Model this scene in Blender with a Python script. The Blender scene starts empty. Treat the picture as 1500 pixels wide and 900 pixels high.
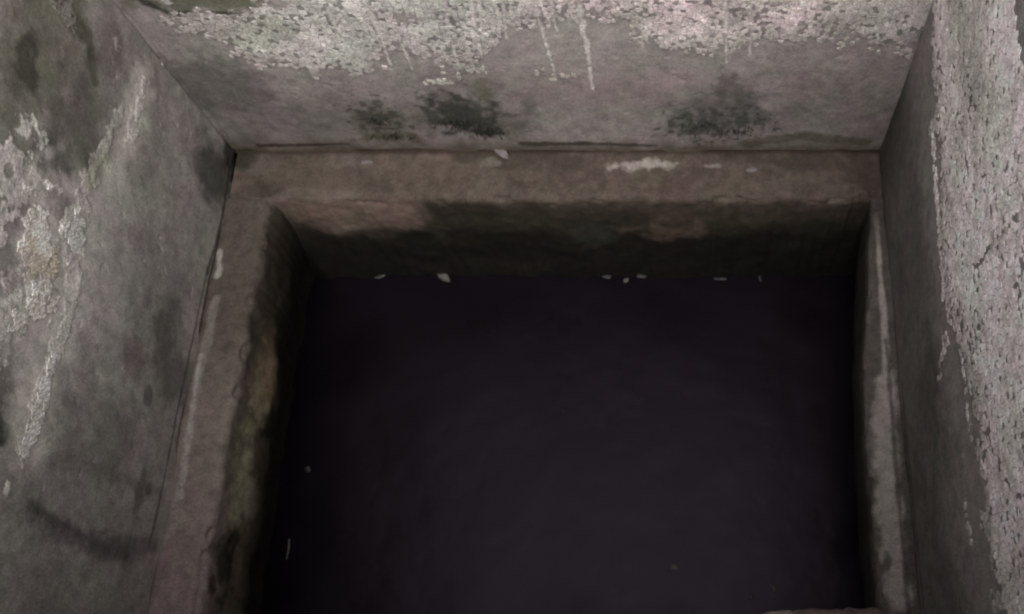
import bpy, bmesh, math, random
import numpy as np
from mathutils import Vector

random.seed(7)
R = math.radians
sc = bpy.context.scene
COL = sc.collection

# ------------------------------------------------------------------ camera
D = 3.0                      # metres from the camera down to the ledge (ledge level = 0)
F = 1431.0                   # focal length in photo pixels (1500 wide)
CXP, CYP = 1000.0, 450.0
TH = math.atan(580.0 / 1431.0)
cam_d = bpy.data.cameras.new("camera")
cam = bpy.data.objects.new("camera", cam_d)
COL.objects.link(cam)
cam.location = (0, 0, D)
cam.rotation_euler = (TH, 0, 0)
cam_d.sensor_width = 36
cam_d.lens = F / 1500 * 36
cam_d.shift_x = -(CXP - 750) / 1500
cam_d.clip_start = 0.02
cam_d.clip_end = 500
cam_d.dof.use_dof = True
cam_d.dof.focus_distance = 2.4
cam_d.dof.aperture_fstop = 2.8
sc.camera = cam

# ------------------------------------------------------------------ world, sun, exposure
SUN_EL, SUN_AZ = R(62), R(170)          # azimuth clockwise from +Y
w = bpy.data.worlds.new("World")
sc.world = w
w.use_nodes = True
wn = w.node_tree
bg = wn.nodes["Background"]
sky = wn.nodes.new("ShaderNodeTexSky")
sky.sky_type = 'NISHITA'
sky.sun_disc = False
sky.sun_elevation = SUN_EL
sky.sun_rotation = SUN_AZ
sky.dust_density = 4.0
sky.air_density = 1.0
hs = wn.nodes.new("ShaderNodeHueSaturation")
hs.inputs["Saturation"].default_value = 0.04
wn.links.new(sky.outputs[0], hs.inputs["Color"])
wn.links.new(hs.outputs[0], bg.inputs["Color"])
bg.inputs["Strength"].default_value = 0.13
sd = bpy.data.lights.new("sun", 'SUN')
sd.energy = 0.5
sd.angle = R(50)
sd.color = (1.0, 0.94, 0.88)
so = bpy.data.objects.new("sun", sd)
COL.objects.link(so)
sdir = Vector((math.sin(SUN_AZ) * math.cos(SUN_EL), math.cos(SUN_AZ) * math.cos(SUN_EL), math.sin(SUN_EL)))
so.rotation_euler = sdir.to_track_quat('Z', 'Y').to_euler()
so.location = (0, 0, 8)
sc.view_settings.view_transform = 'Standard'
sc.view_settings.look = 'None'
sc.view_settings.exposure = 1.0
sc.view_settings.gamma = 1.0
sc.render.engine = 'CYCLES'
sc.cycles.max_bounces = 8
sc.cycles.diffuse_bounces = 5
sc.cycles.filter_width = 2.2

# ------------------------------------------------------------------ dimensions (metres)
YB, XL, XR, YN = 1.81, -1.577, 0.694, 0.08       # wall faces
RIM = 1.8                                        # ground level above the ledge
WZ = -0.65                                       # water level
LB = 1.62                                        # front edge of the back ledge


def ray(px, py):
    u = (px - CXP) / F
    v = (CYP - py) / F
    return u, v * math.cos(TH) + math.sin(TH), v * math.sin(TH) - math.cos(TH)


def on_back(px, py, y=YB):          # -> (x, z)
    a, b, c = ray(px, py)
    k = y / b
    return a * k, D + c * k


def on_side(px, py, x):             # -> (y, z)
    a, b, c = ray(px, py)
    k = x / a
    return b * k, D + c * k


def on_flat(px, py, z=0.0):         # -> (x, y)
    a, b, c = ray(px, py)
    k = (z - D) / c
    return a * k, b * k


BK = on_back
LF = lambda px, py: on_side(px, py, XL)
RT = lambda px, py: on_side(px, py, XR)
LL = lambda px, py: on_side(px, py, -1.43)

# ------------------------------------------------------------------ noise


def _h(ix, iy, seed):
    n = (ix.astype(np.int64) * 374761393 + iy.astype(np.int64) * 668265263 + seed * 974634777) & 0x7fffffff
    n = ((n ^ (n >> 13)) * 1274126177) & 0x7fffffff
    n = (n ^ (n >> 16)) & 0xffffff
    return n / float(0xffffff)


def vnoise(x, y, seed=0):
    x0 = np.floor(x); y0 = np.floor(y)
    fx = x - x0; fy = y - y0
    fx = fx * fx * fx * (fx * (fx * 6 - 15) + 10); fy = fy * fy * fy * (fy * (fy * 6 - 15) + 10)
    a = _h(x0, y0, seed); b = _h(x0 + 1, y0, seed); c = _h(x0, y0 + 1, seed); d = _h(x0 + 1, y0 + 1, seed)
    return (a * (1 - fx) + b * fx) * (1 - fy) + (c * (1 - fx) + d * fx) * fy


def fbm(x, y, seed=0, octv=5, gain=0.55):
    s = 0; amp = 1; tot = 0
    for i in range(octv):
        s = s + amp * vnoise(x * 2.03 ** i + i * 17.3, y * 2.03 ** i - i * 9.1, seed + i)
        tot += amp
        amp *= gain
    return s / tot                     # 0..1, mean .5


def sm(e0, e1, x):
    t = np.clip((x - e0) / (e1 - e0), 0, 1)
    return t * t * (3 - 2 * t)


def blob(S, H, c, rs, rh=None, seed=1, rough=0.5, fr=18.0):
    """soft irregular spot round c, radii in metres"""
    rh = rh or rs
    d = np.sqrt(((S - c[0]) / rs) ** 2 + ((H - c[1]) / rh) ** 2)
    d = d + rough * (fbm(S * fr, H * fr, seed, 4) - .5) * 2
    return 1 - sm(0.45, 1.15, d)


def line(S, H, pts, w0, w1=None, seed=2, rough=0.6, fr=30.0, soft=0.6):
    """irregular streak along a polyline, half width w0 -> w1 metres"""
    w1 = w0 if w1 is None else w1
    best = np.full(S.shape, 1e9)
    n = len(pts) - 1
    for i in range(n):
        ax, ay = pts[i]; bx, by = pts[i + 1]
        dx, dy = bx - ax, by - ay
        t = np.clip(((S - ax) * dx + (H - ay) * dy) / (dx * dx + dy * dy + 1e-12), 0, 1)
        d = np.hypot(S - ax - t * dx, H - ay - t * dy)
        ww = w0 + (w1 - w0) * (i + t) / n
        best = np.minimum(best, d / ww)
    best = best + rough * (fbm(S * fr, H * fr, seed, 4) - .5) * 2
    return 1 - sm(1 - soft, 1 + soft * .5, best)


def mixc(C, col, m):
    m = m[..., None]
    return C * (1 - m) + np.array(col) * m


# ------------------------------------------------------------------ materials


def surface_material(name, rough=0.85, crackle=0.0, bump=0.35, grain=1.0, spec=0.3):
    m = bpy.data.materials.new(name)
    m.use_nodes = True
    nt = m.node_tree
    N, L = nt.nodes, nt.links
    b = N["Principled BSDF"]
    b.inputs["Specular IOR Level"].default_value = spec
    at = N.new("ShaderNodeAttribute"); at.attribute_name = "tint"
    wet = N.new("ShaderNodeAttribute"); wet.attribute_name = "wet"
    tc = N.new("ShaderNodeTexCoord")
    n1 = N.new("ShaderNodeTexNoise"); n1.inputs["Scale"].default_value = 28; n1.inputs["Detail"].default_value = 7; n1.inputs["Roughness"].default_value = .65
    n2 = N.new("ShaderNodeTexNoise"); n2.inputs["Scale"].default_value = 160; n2.inputs["Detail"].default_value = 4
    for n in (n1, n2):
        L.new(tc.outputs["Object"], n.inputs["Vector"])
    # value modulation
    mr = N.new("ShaderNodeMapRange"); mr.inputs["From Min"].default_value = .3; mr.inputs["From Max"].default_value = .7
    mr.inputs["To Min"].default_value = 1 - .30 * grain; mr.inputs["To Max"].default_value = 1 + .30 * grain
    L.new(n1.outputs["Fac"], mr.inputs["Value"])
    mr2 = N.new("ShaderNodeMapRange"); mr2.inputs["From Min"].default_value = .3; mr2.inputs["From Max"].default_value = .7
    mr2.inputs["To Min"].default_value = 1 - .22 * grain; mr2.inputs["To Max"].default_value = 1 + .22 * grain
    L.new(n2.outputs["Fac"], mr2.inputs["Value"])
    mu = N.new("ShaderNodeMath"); mu.operation = 'MULTIPLY'
    L.new(mr.outputs[0], mu.inputs[0]); L.new(mr2.outputs[0], mu.inputs[1])
    val = mu.outputs[0]
    hgt = N.new("ShaderNodeMath"); hgt.operation = 'ADD'
    L.new(n1.outputs["Fac"], hgt.inputs[0])
    m3 = N.new("ShaderNodeMath"); m3.operation = 'MULTIPLY'; m3.inputs[1].default_value = .45
    L.new(n2.outputs["Fac"], m3.inputs[0]); L.new(m3.outputs[0], hgt.inputs[1])
    height = hgt.outputs[0]
    if crackle:
        nw = N.new("ShaderNodeTexNoise"); nw.inputs["Scale"].default_value = 40; nw.inputs["Detail"].default_value = 3
        L.new(tc.outputs["Object"], nw.inputs["Vector"])
        vm = N.new("ShaderNodeVectorMath"); vm.operation = 'MULTIPLY_ADD'
        vm.inputs[1].default_value = (.03, .03, .03)
        L.new(nw.outputs["Color"], vm.inputs[0]); L.new(tc.outputs["Object"], vm.inputs[2])
        vo = N.new("ShaderNodeTexVoronoi"); vo.feature = 'DISTANCE_TO_EDGE'; vo.inputs["Scale"].default_value = 75
        L.new(vm.outputs[0], vo.inputs["Vector"])
        mc = N.new("ShaderNodeMapRange"); mc.inputs["From Min"].default_value = 0; mc.inputs["From Max"].default_value = .16
        mc.inputs["To Min"].default_value = 1 - crackle; mc.inputs["To Max"].default_value = 1
        L.new(vo.outputs["Distance"], mc.inputs["Value"])
        m4 = N.new("ShaderNodeMath"); m4.operation = 'MULTIPLY'
        L.new(val, m4.inputs[0]); L.new(mc.outputs[0], m4.inputs[1])
        val = m4.outputs[0]
        m5 = N.new("ShaderNodeMath"); m5.operation = 'ADD'
        L.new(height, m5.inputs[0]); L.new(mc.outputs[0], m5.inputs[1])
        height = m5.outputs[0]
    # hue drift: slightly green / mauve patches
    n3 = N.new("ShaderNodeTexNoise"); n3.inputs["Scale"].default_value = 6; n3.inputs["Detail"].default_value = 3
    L.new(tc.outputs["Object"], n3.inputs["Vector"])
    rp = N.new("ShaderNodeValToRGB")
    rp.color_ramp.elements[0].position = .35; rp.color_ramp.elements[0].color = (.97, 1.0, .94, 1)
    rp.color_ramp.elements[1].position = .65; rp.color_ramp.elements[1].color = (1.06, .98, 1.02, 1)
    L.new(n3.outputs["Fac"], rp.inputs["Fac"])
    x1 = N.new("ShaderNodeVectorMath"); x1.operation = 'MULTIPLY'
    L.new(at.outputs["Color"], x1.inputs[0]); L.new(rp.outputs["Color"], x1.inputs[1])
    x2 = N.new("ShaderNodeVectorMath"); x2.operation = 'SCALE'
    L.new(x1.outputs[0], x2.inputs[0]); L.new(val, x2.inputs["Scale"])
    L.new(x2.outputs[0], b.inputs["Base Color"])
    rr = N.new("ShaderNodeMapRange"); rr.inputs["To Min"].default_value = rough; rr.inputs["To Max"].default_value = .38
    L.new(wet.outputs["Fac"], rr.inputs["Value"]); L.new(rr.outputs[0], b.inputs["Roughness"])
    bp = N.new("ShaderNodeBump"); bp.inputs["Strength"].default_value = bump; bp.inputs["Distance"].default_value = .006
    L.new(height, bp.inputs["Height"]); L.new(bp.outputs[0], b.inputs["Normal"])
    return m


def plain_material(name, col, rough=.7, var=.35, scale=60, spec=.4):
    m = bpy.data.materials.new(name)
    m.use_nodes = True
    nt = m.node_tree; N, L = nt.nodes, nt.links
    b = N["Principled BSDF"]
    b.inputs["Roughness"].default_value = rough
    b.inputs["Specular IOR Level"].default_value = spec
    tc = N.new("ShaderNodeTexCoord")
    n = N.new("ShaderNodeTexNoise"); n.inputs["Scale"].default_value = scale; n.inputs["Detail"].default_value = 5
    L.new(tc.outputs["Object"], n.inputs["Vector"])
    r = N.new("ShaderNodeValToRGB")
    r.color_ramp.elements[0].position = .3; r.color_ramp.elements[1].position = .7
    r.color_ramp.elements[0].color = tuple(c * (1 - var) for c in col) + (1,)
    r.color_ramp.elements[1].color = tuple(min(1, c * (1 + var)) for c in col) + (1,)
    L.new(n.outputs["Fac"], r.inputs["Fac"]); L.new(r.outputs["Color"], b.inputs["Base Color"])
    bp = N.new("ShaderNodeBump"); bp.inputs["Strength"].default_value = .4; bp.inputs["Distance"].default_value = .003
    L.new(n.outputs["Fac"], bp.inputs["Height"]); L.new(bp.outputs[0], b.inputs["Normal"])
    return m


M_CONC = surface_material("stained_concrete", rough=.85, crackle=.10, bump=.16, grain=.9)
M_CRUST = surface_material("cracked_lime_crust", rough=.9, crackle=.32, bump=.35, grain=.9)
M_FLAKE = surface_material("lime_flake", rough=.9, crackle=0, bump=.35, grain=1.0)
M_SLIME = surface_material("slimy_concrete", rough=.8, crackle=0, bump=.22, grain=.95, spec=.15)
M_MOSS = plain_material("black_green_moss", (.035, .036, .028), .95, .6, 90, .1)
M_LEAF = plain_material("pale_dead_leaf", (.115, .11, .10), .75, .3, 120)
M_DULL = plain_material("dull_scrap", (.06, .056, .052), .8, .4, 120)
M_STRAW = plain_material("grey_straw", (.16, .15, .13), .8, .3, 120)
M_STONE = plain_material("mauve_stone", (.17, .145, .14), .85, .25, 60)
M_GROUND = plain_material("trodden_earth", (.14, .125, .10), .95, .35, 3)
M_SLAB = plain_material("rim_concrete", (.20, .185, .172), .9, .25, 26)

# ------------------------------------------------------------------ mesh helpers


def new_obj(name, verts, faces, mat, parent=None, tint=None, wet=None, smooth=True, origin=(0, 0, 0), loose=False):
    me = bpy.data.meshes.new(name)
    V = np.asarray(verts, dtype=np.float64) - np.array(origin)
    if isinstance(faces, np.ndarray) and faces.ndim == 2 and faces.shape[1] == 4:
        nf = len(faces)
        me.vertices.add(len(V)); me.vertices.foreach_set("co", V.ravel())
        me.loops.add(nf * 4); me.loops.foreach_set("vertex_index", faces.astype(np.int32).ravel())
        me.polygons.add(nf)
        me.polygons.foreach_set("loop_start", np.arange(0, nf * 4, 4, dtype=np.int32))
        me.update(calc_edges=True)
    else:
        me.from_pydata([tuple(v) for v in V], [], [tuple(int(i) for i in f) for f in faces])
        me.update()
    if smooth:
        me.polygons.foreach_set("use_smooth", np.ones(len(me.polygons), dtype=bool))
    if tint is not None:
        a = me.attributes.new("tint", 'FLOAT_COLOR', 'POINT')
        c = np.ones((len(V), 4)); c[:, :3] = np.clip(tint, 0, 1)
        a.data.foreach_set("color", c.ravel())
        a = me.attributes.new("wet", 'FLOAT', 'POINT')
        a.data.foreach_set("value", (np.zeros(len(V)) if wet is None else np.asarray(wet)).astype(np.float64))
    me.materials.append(mat)
    o = bpy.data.objects.new(name, me)
    COL.objects.link(o)
    o.location = origin
    if parent is not None:
        o.parent = parent
        o.location = Vector(origin) - parent.location
    return o


def root(name, label, cat, loc, group=None):
    o = bpy.data.objects.new(name, None)
    o.empty_display_size = .1
    COL.objects.link(o)
    o.location = loc
    o["label"] = label
    o["category"] = cat
    if group:
        o["group"] = group
    return o


def tagthing(o, label, cat, group=None):
    o["label"] = label; o["category"] = cat
    if group:
        o["group"] = group
    return o


def grid_faces(ni, nj, keep=None, flip=False):
    i, j = np.meshgrid(np.arange(ni - 1), np.arange(nj - 1), indexing='ij')
    a = (i * nj + j); b = a + nj; c = b + 1; d = a + 1
    q = np.stack([a, b, c, d], -1).reshape(-1, 4)
    if flip:
        q = q[:, ::-1]
    if keep is not None:
        k = keep.ravel()
        q = q[k[q].any(1)]
    return q


def compact(V, q, *arrs):
    used = np.unique(q)
    mp = np.full(len(V), -1); mp[used] = np.arange(len(used))
    return (V[used], mp[q]) + tuple(a[used] for a in arrs)


def box_vf(lo, hi):
    x0, y0, z0 = lo; x1, y1, z1 = hi
    v = [(x0, y0, z0), (x1, y0, z0), (x1, y1, z0), (x0, y1, z0), (x0, y0, z1), (x1, y0, z1), (x1, y1, z1), (x0, y1, z1)]
    f = [(0, 3, 2, 1), (4, 5, 6, 7), (0, 1, 5, 4), (1, 2, 6, 5), (2, 3, 7, 6), (3, 0, 4, 7)]
    return v, f


# ------------------------------------------------------------------ tints, all in metres on the surface
CR = (.40, .375, .36)          # crust
GREY = (.205, .190, .178)


def back_tint(S, H):
    n = fbm(S * 3, H * 3, 11); nf = fbm(S * 14, H * 14, 12)
    C = np.ones(S.shape + (3,)) * np.array((.250, .222, .212))
    C = C * (1 + .5 * (n - .5) + .5 * (nf - .5))[..., None]
    # mauve film under the crust
    C = mixc(C, (.25, .195, .19), .9 * blob(S, H, BK(900, 120), .42, .16, 13))
    C = mixc(C, (.24, .19, .185), .85 * blob(S, H, BK(1200, 110), .3, .14, 14))
    C = mixc(C, (.36, .335, .315), .65 * sm(BK(750, 175)[1], BK(750, 60)[1], H + .22 * (fbm(S * 5, H * 3, 35) - .5) + .12 * (fbm(S * 26, H * 9, 36) - .5)))
    C = mixc(C, (.13, .122, .112), .8 * blob(S, H, BK(320, 130), .20, .18, 15))
    C = mixc(C, (.15, .14, .13), .5 * blob(S, H, BK(440, 175), .2, .1, 16))
    # dark blotches low on the wall
    C = mixc(C, (.020, .020, .018), .92 * blob(S, H, BK(712, 190), .075, .060, 17, .9, 20))
    C = mixc(C, (.12, .115, .10), .7 * blob(S, H, BK(690, 165), .19, .14, 33, .9, 14))
    C = mixc(C, (.034, .036, .028), .85 * blob(S, H, BK(672, 168), .13, .11, 18, 1.1, 26))
    C = mixc(C, (.13, .12, .095), .7 * blob(S, H, BK(560, 178), .15, .10, 32, .9, 14))
    C = mixc(C, (.050, .050, .042), .75 * blob(S, H, BK(556, 172), .08, .08, 19, 1.8, 48))
    C = mixc(C, (.085, .083, .050), .8 * blob(S, H, BK(578, 203), .13, .05, 20, .8, 30))
    C = mixc(C, (.115, .115, .102), .75 * blob(S, H, BK(1055, 170), .20, .13, 21, .9, 14))
    C = mixc(C, (.055, .058, .050), .8 * blob(S, H, BK(1040, 185), .14, .085, 31, 1.8, 48))
    C = mixc(C, (.09, .085, .075), .6 * blob(S, H, BK(1075, 140), .06, .12, 22, 1.0, 26))
    C = mixc(C, (.12, .11, .075), .6 * blob(S, H, BK(705, 130), .03, .08, 23, .7, 30))
    C = mixc(C, (.16, .15, .12), .6 * blob(S, H, BK(745, 190), .03, .1, 24, .7, 30))
    # olive brown in the last centimetres, dark lines painted along the ledge gap
    C = mixc(C, (.085, .070, .045), .8 * (1 - sm(0.0, .10, H + .08 * (fbm(S * 9, H * 4, 25) - .5))))
    C = mixc(C, (.045, .030, .022), .9 * line(S, H, [BK(380, 214), BK(450, 213), BK(512, 212)], .012, .006, 26))
    C = mixc(C, (.040, .032, .022), .85 * line(S, H, [BK(765, 211), BK(850, 210), BK(960, 213)], .016, .010, 27))
    C = mixc(C, (.075, .065, .040), .7 * line(S, H, [BK(1090, 210), BK(1180, 200), BK(1270, 208)], .03, .03, 28))
    # top left corner moss
    C = mixc(C, (.10, .105, .065), .8 * blob(S, H, BK(300, 2), .22, .05, 29, .8, 20))
    C = mixc(C, (.035, .035, .026), .9 * line(S, H, [BK(215, 5), BK(250, 20), BK(350, 18)], .02, .008, 30))
    return C


DRIPS = (((775, -15), (812, 105), .0075), ((842, -15), (868, 132), .0085), ((688, -10), (712, 108), .006), ((700, -10), (708, 60), .005), ((530, -10), (574, 98), .006),
         ((572, 10), (604, 100), .0055), ((1062, -10), (1064, 92), .006), ((1098, 0), (1098, 82), .005), ((806, -10), (816, 48), .006), ((735, -10), (742, 58), .005),
         ((480, 10), (500, 70), .005), ((650, 0), (668, 84), .005), ((930, -10), (934, 50), .004))


def drip_mask(S, H):
    m = np.zeros(S.shape)
    for k, (p, q, r_) in enumerate(DRIPS):
        a = BK(*p); b = BK(*q)
        mid = ((a[0] + b[0]) / 2 + .006 * math.sin(k * 2.1), (a[1] + b[1]) / 2)
        m = np.maximum(m, line(S, H, [a, mid, b], r_ * 1.8, r_ * .9, 43 + k, .75, 40, 1.0))
    return m


def back_crust(S, H, drips=True):
    xs = [BK(p, q) for p, q in ((200, 30), (270, 62), (340, 88), (430, 120), (520, 128), (600, 110), (700, 118), (760, 72), (840, 62), (900, 62),
                                (1000, 92), (1100, 84), (1200, 72), (1280, 96), (1345, 110))]
    edge = np.interp(S, [p[0] for p in xs], [p[1] for p in xs])
    d = H - edge + .24 * (fbm(S * 7, H * 5, 41) - .5) + .16 * (fbm(S * 34, H * 18, 42) - .5)
    m = sm(-.07, .24, d)
    # vertical lime runs below the crust
    if drips:
        m = np.maximum(m, drip_mask(S, H))
    else:
        m = m * (1 - drip_mask(S, H))
    m = np.maximum(m, .75 * blob(S, H, BK(650, 120), .05, .03, 60, 1.1, 40))
    m = np.maximum(m, .6 * blob(S, H, BK(820, 110), .08, .03, 61, 1.3, 40))
    m = m * (1 - .8 * blob(S, H, BK(590, 25), .05, .03, 62, .8, 30))
    m = m * (1 - .8 * blob(S, H, BK(310, 5), .25, .045, 63, .8, 30))
    return m


def crust_tint_back(S, H):
    C = np.ones(S.shape + (3,)) * np.array((.45, .435, .41))
    C = mixc(C, (.51, .45, .44), sm(BK(700, 30)[0], BK(900, 30)[0], S) * (1 - sm(BK(1200, 30)[0], BK(1300, 30)[0], S)))
    C = mixc(C, (.30, .30, .25), .6 * blob(S, H, BK(350, 40), .2, .08, 64))
    C = C * (1 + .9 * (fbm(S * 12, H * 12, 65) - .5))[..., None]
    return mixc(C, (.78, .74, .70), .7 * drip_mask(S, H))


def right_tint(S, H):
    n = fbm(S * 3, H * 3, 71); nf = fbm(S * 15, H * 15, 72)
    C = np.ones(S.shape + (3,)) * np.array((.150, .140, .130))
    C = C * (1 + .5 * (n - .5) + .45 * (nf - .5))[..., None]
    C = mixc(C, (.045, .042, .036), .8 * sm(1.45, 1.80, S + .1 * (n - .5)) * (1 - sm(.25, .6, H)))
    C = mixc(C, (.06, .055, .048), .6 * line(S, H, [RT(1358, 0), RT(1310, 170), RT(1290, 240)], .03, .03, 73))
    C = mixc(C, (.20, .186, .172), .7 * blob(S, H, RT(1400, 760), .16, .22, 74))
    C = mixc(C, (.10, .092, .085), .7 * blob(S, H, RT(1370, 560), .16, .2, 75))
    C = mixc(C, (.16, .165, .09), .8 * blob(S, H, RT(1392, 8), .08, .08, 76))
    C = mixc(C, (.06, .045, .042), .7 * line(S, H, [RT(1322, 560), RT(1338, 760), RT(1352, 890)], .012, .012, 77))
    xe = RT(1372, 400); C = mixc(C, (.34, .315, .30), .6 * sm(xe[1] - .14, xe[1] + .05, H + .20 * (fbm(S * 5, H * 5, 78) - .5) + .14 * (fbm(S * 24, H * 24, 79) - .5)))
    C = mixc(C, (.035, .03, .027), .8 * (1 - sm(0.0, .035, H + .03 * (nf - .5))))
    return C


def right_crust(S, H):
    pts = [RT(p, q) for p, q in ((1350, -60), (1362, 60), (1362, 200), (1372, 320), (1372, 400), (1385, 470), (1402, 540), (1420, 640), (1424, 720), (1440, 800), (1452, 900), (1460, 960))]
    pts = sorted(pts)
    edge = np.interp(S, [p[0] for p in pts], [p[1] for p in pts])
    d = H - edge + .16 * (fbm(S * 6, H * 6, 81) - .5) + .11 * (fbm(S * 28, H * 28, 82) - .5)
    m = sm(-.08, .20, d)
    m = np.maximum(m, .85 * line(S, H, [RT(1366, 180), RT(1372, 280), RT(1384, 400), RT(1384, 440)], .012, .02, 83, 1.2, 40))
    m = np.maximum(m, .8 * line(S, H, [RT(1404, 480), RT(1412, 540), RT(1421, 640)], .014, .008, 84, .9, 40))
    m = np.maximum(m, .7 * line(S, H, [RT(1385, 500), RT(1378, 560)], .03, .02, 85, 1.3, 40))
    m = np.maximum(m, .6 * line(S, H, [RT(1414, 740), RT(1424, 800)], .01, .006, 86, .9, 40))
    m = m * (1 - .8 * blob(S, H, RT(1440, 730), .05, .04, 87, 1.0, 30))
    m = m * (1 - .6 * line(S, H, [RT(1500, 310), RT(1462, 350), RT(1430, 395)], .008, .006, 88, .6, 40))
    return m


def crust_tint_right(S, H):
    C = np.ones(S.shape + (3,)) * np.array((.56, .515, .505))
    C = mixc(C, (.33, .33, .29), .6 * blob(S, H, RT(1420, 40), .35, .2, 89))
    return C * (1 + .8 * (fbm(S * 12, H * 12, 90) - .5))[..., None]


def left_tint(S, H):
    n = fbm(S * 3, H * 3, 101); nf = fbm(S * 13, H * 13, 102)
    C = np.ones(S.shape + (3,)) * np.array((.350, .330, .305))
    C = C * (1 + .55 * (n - .5) + .4 * (nf - .5))[..., None]
    # olive moss high in the far corner
    C = mixc(C, (.155, .155, .110), .8 * blob(S, H, LF(60, 40), .40, .20, 103))
    C = mixc(C, (.055, .052, .042), .8 * blob(S, H, LF(35, 95), .09, .06, 104, .8))
    C = mixc(C, (.050, .042, .034), .75 * line(S, H, [LF(150, -20), LF(190, 5), LF(225, 45), LF(260, 95), LF(310, 165), LF(345, 215)], .010, .012, 105, .9))
    C = mixc(C, (.075, .068, .045), .7 * line(S, H, [LF(90, 0), LF(130, 60), LF(140, 120)], .04, .02, 106))
    C = mixc(C, (.21, .175, .165), .6 * blob(S, H, LF(160, 75), .12, .08, 107))
    C = mixc(C, (.150, .138, .120), .8 * blob(S, H, LF(110, 190), .24, .14, 108, .6))
    C = mixc(C, (.085, .082, .072), .7 * blob(S, H, LF(60, 240), .1, .06, 109))
    C = mixc(C, (.06, .062, .056), .8 * blob(S, H, LF(318, 250), .12, .16, 110))  # teal grey shadow painted into the tint, above the ledge by the back corner
    C = mixc(C, (.27, .255, .24), .5 * blob(S, H, LF(165, 370), .16, .2, 111, .9))
    C = mixc(C, (.24, .225, .215), .5 * blob(S, H, LF(215, 400), .14, .22, 112, .9))
    C = mixc(C, (.20, .165, .160), .6 * blob(S, H, LF(200, 530), .08, .07, 113))
    C = mixc(C, (.11, .102, .095), .7 * blob(S, H, LF(245, 480), .13, .1, 114))
    C = mixc(C, (.11, .10, .095), .7 * blob(S, H, LF(217, 577), .05, .03, 115, 1.0))
    C = mixc(C, (.10, .092, .084), .65 * blob(S, H, LF(265, 560), .1, .16, 116))
    C = mixc(C, (.235, .22, .21), .5 * blob(S, H, LF(170, 640), .14, .12, 117))
    C = mixc(C, (.10, .095, .07), .6 * blob(S, H, LF(205, 715), .09, .03, 118))
    C = mixc(C, (.05, .046, .04), .7 * blob(S, H, LF(216, 716), .025, .02, 119))
    C = mixc(C, (.18, .165, .15), .45 * line(S, H, [LF(60, 670), LF(150, 690), LF(240, 720)], .03, .02, 120))
    C = mixc(C, (.085, .078, .073), .75 * line(S, H, [LF(44, 742), LF(95, 772), LF(140, 797), LF(196, 815)], .014, .036, 121, 1.1, 20, .9))
    C = mixc(C, (.14, .13, .128), .6 * line(S, H, [LF(50, 760), LF(140, 800), LF(220, 800)], .035, .03, 122, .7, 20))
    C = mixc(C, (.03, .027, .024), .9 * blob(S, H, LF(-4, 632), .05, .045, 123))
    C = mixc(C, (.11, .105, .075), .6 * blob(S, H, LF(10, 560), .12, .05, 124))
    C = mixc(C, (.76, .73, .66), .85 * line(S, H, [LF(212, 125), LF(185, 215), LF(150, 290), LF(122, 380), LF(100, 480), LF(62, 570), LF(36, 650)], .060, .085, 151, .8, 14, 1.0))
    C = mixc(C, (.68, .65, .61), .75 * blob(S, H, LF(70, 385), .32, .17, 152, .8, 12))
    C = mixc(C, (.52, .50, .475), .6 * blob(S, H, LF(165, 390), .30, .20, 153, .8, 9))
    C = mixc(C, (.045, .036, .03), .8 * line(S, H, [LF(338, 260), LF(322, 340), LF(306, 400)], .012, .010, 125))
    C = mixc(C, (.05, .045, .04), .75 * line(S, H, [LF(306, 400), LF(280, 520), LF(255, 640), LF(215, 800)], .006, .006, 126))
    C = mixc(C, (.03, .03, .026), .9 * blob(S, H, LF(345, 225), .09, .08, 127))
    return C


def left_crust(S, H):
    m = np.zeros(S.shape)
    m = np.maximum(m, .9 * blob(S, H, LF(20, 265), .16, .06, 131, 1.6, 26))
    m = np.maximum(m, .95 * blob(S, H, LF(50, 390), .20, .115, 132, 1.1, 26))
    m = np.maximum(m, 1.0 * blob(S, H, LF(108, 345), .10, .05, 133, .7, 26))
    m = np.maximum(m, .85 * blob(S, H, LF(20, 455), .12, .05, 134, 1.5, 30))
    m = np.maximum(m, .9 * line(S, H, [LF(214, 120), LF(203, 170), LF(192, 205)], .016, .030, 135, .9, 34))
    m = np.maximum(m, .8 * line(S, H, [LF(180, 160), LF(150, 215), LF(125, 270), LF(108, 330)], .018, .055, 136, 1.0, 34))
    m = np.maximum(m, .9 * line(S, H, [LF(110, 340), LF(112, 430), LF(96, 490), LF(70, 545)], .045, .030, 137, 1.0, 30))
    m = np.maximum(m, 1.0 * line(S, H, [LF(75, 530), LF(60, 580), LF(48, 620), LF(34, 662)], .032, .040, 138, .7, 30))
    m = np.maximum(m, .9 * blob(S, H, LF(8, 718), .022, .014, 139, .8, 40))
    m = np.maximum(m, .55 * blob(S, H, LF(95, 20), .06, .05, 140, 1.6, 30))
    m = np.maximum(m, .6 * blob(S, H, LF(175, 60), .04, .03, 141, 1.6, 30))
    m = np.maximum(m, .7 * blob(S, H, LF(242, 93), .014, .014, 142, .8, 40))
    return m


def crust_tint_left(S, H):
    C = np.ones(S.shape + (3,)) * np.array((.76, .73, .68))
    C = mixc(C, (.66, .63, .50), .8 * blob(S, H, LF(145, 270), .10, .09, 143, .6))
    C = mixc(C, (.46, .40, .29), .7 * blob(S, H, LF(62, 390), .05, .09, 144, 1.1, 30))
    C = mixc(C, (.44, .36, .36), .7 * blob(S, H, LF(12, 400), .08, .09, 145, 1.2, 30))
    C = mixc(C, (.58, .59, .57), .7 * blob(S, H, LF(108, 350), .07, .05, 146))
    return C * (1 + .7 * (fbm(S * 12, H * 12, 147) - .5))[..., None]


# ------------------------------------------------------------------ voronoi flakes


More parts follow.
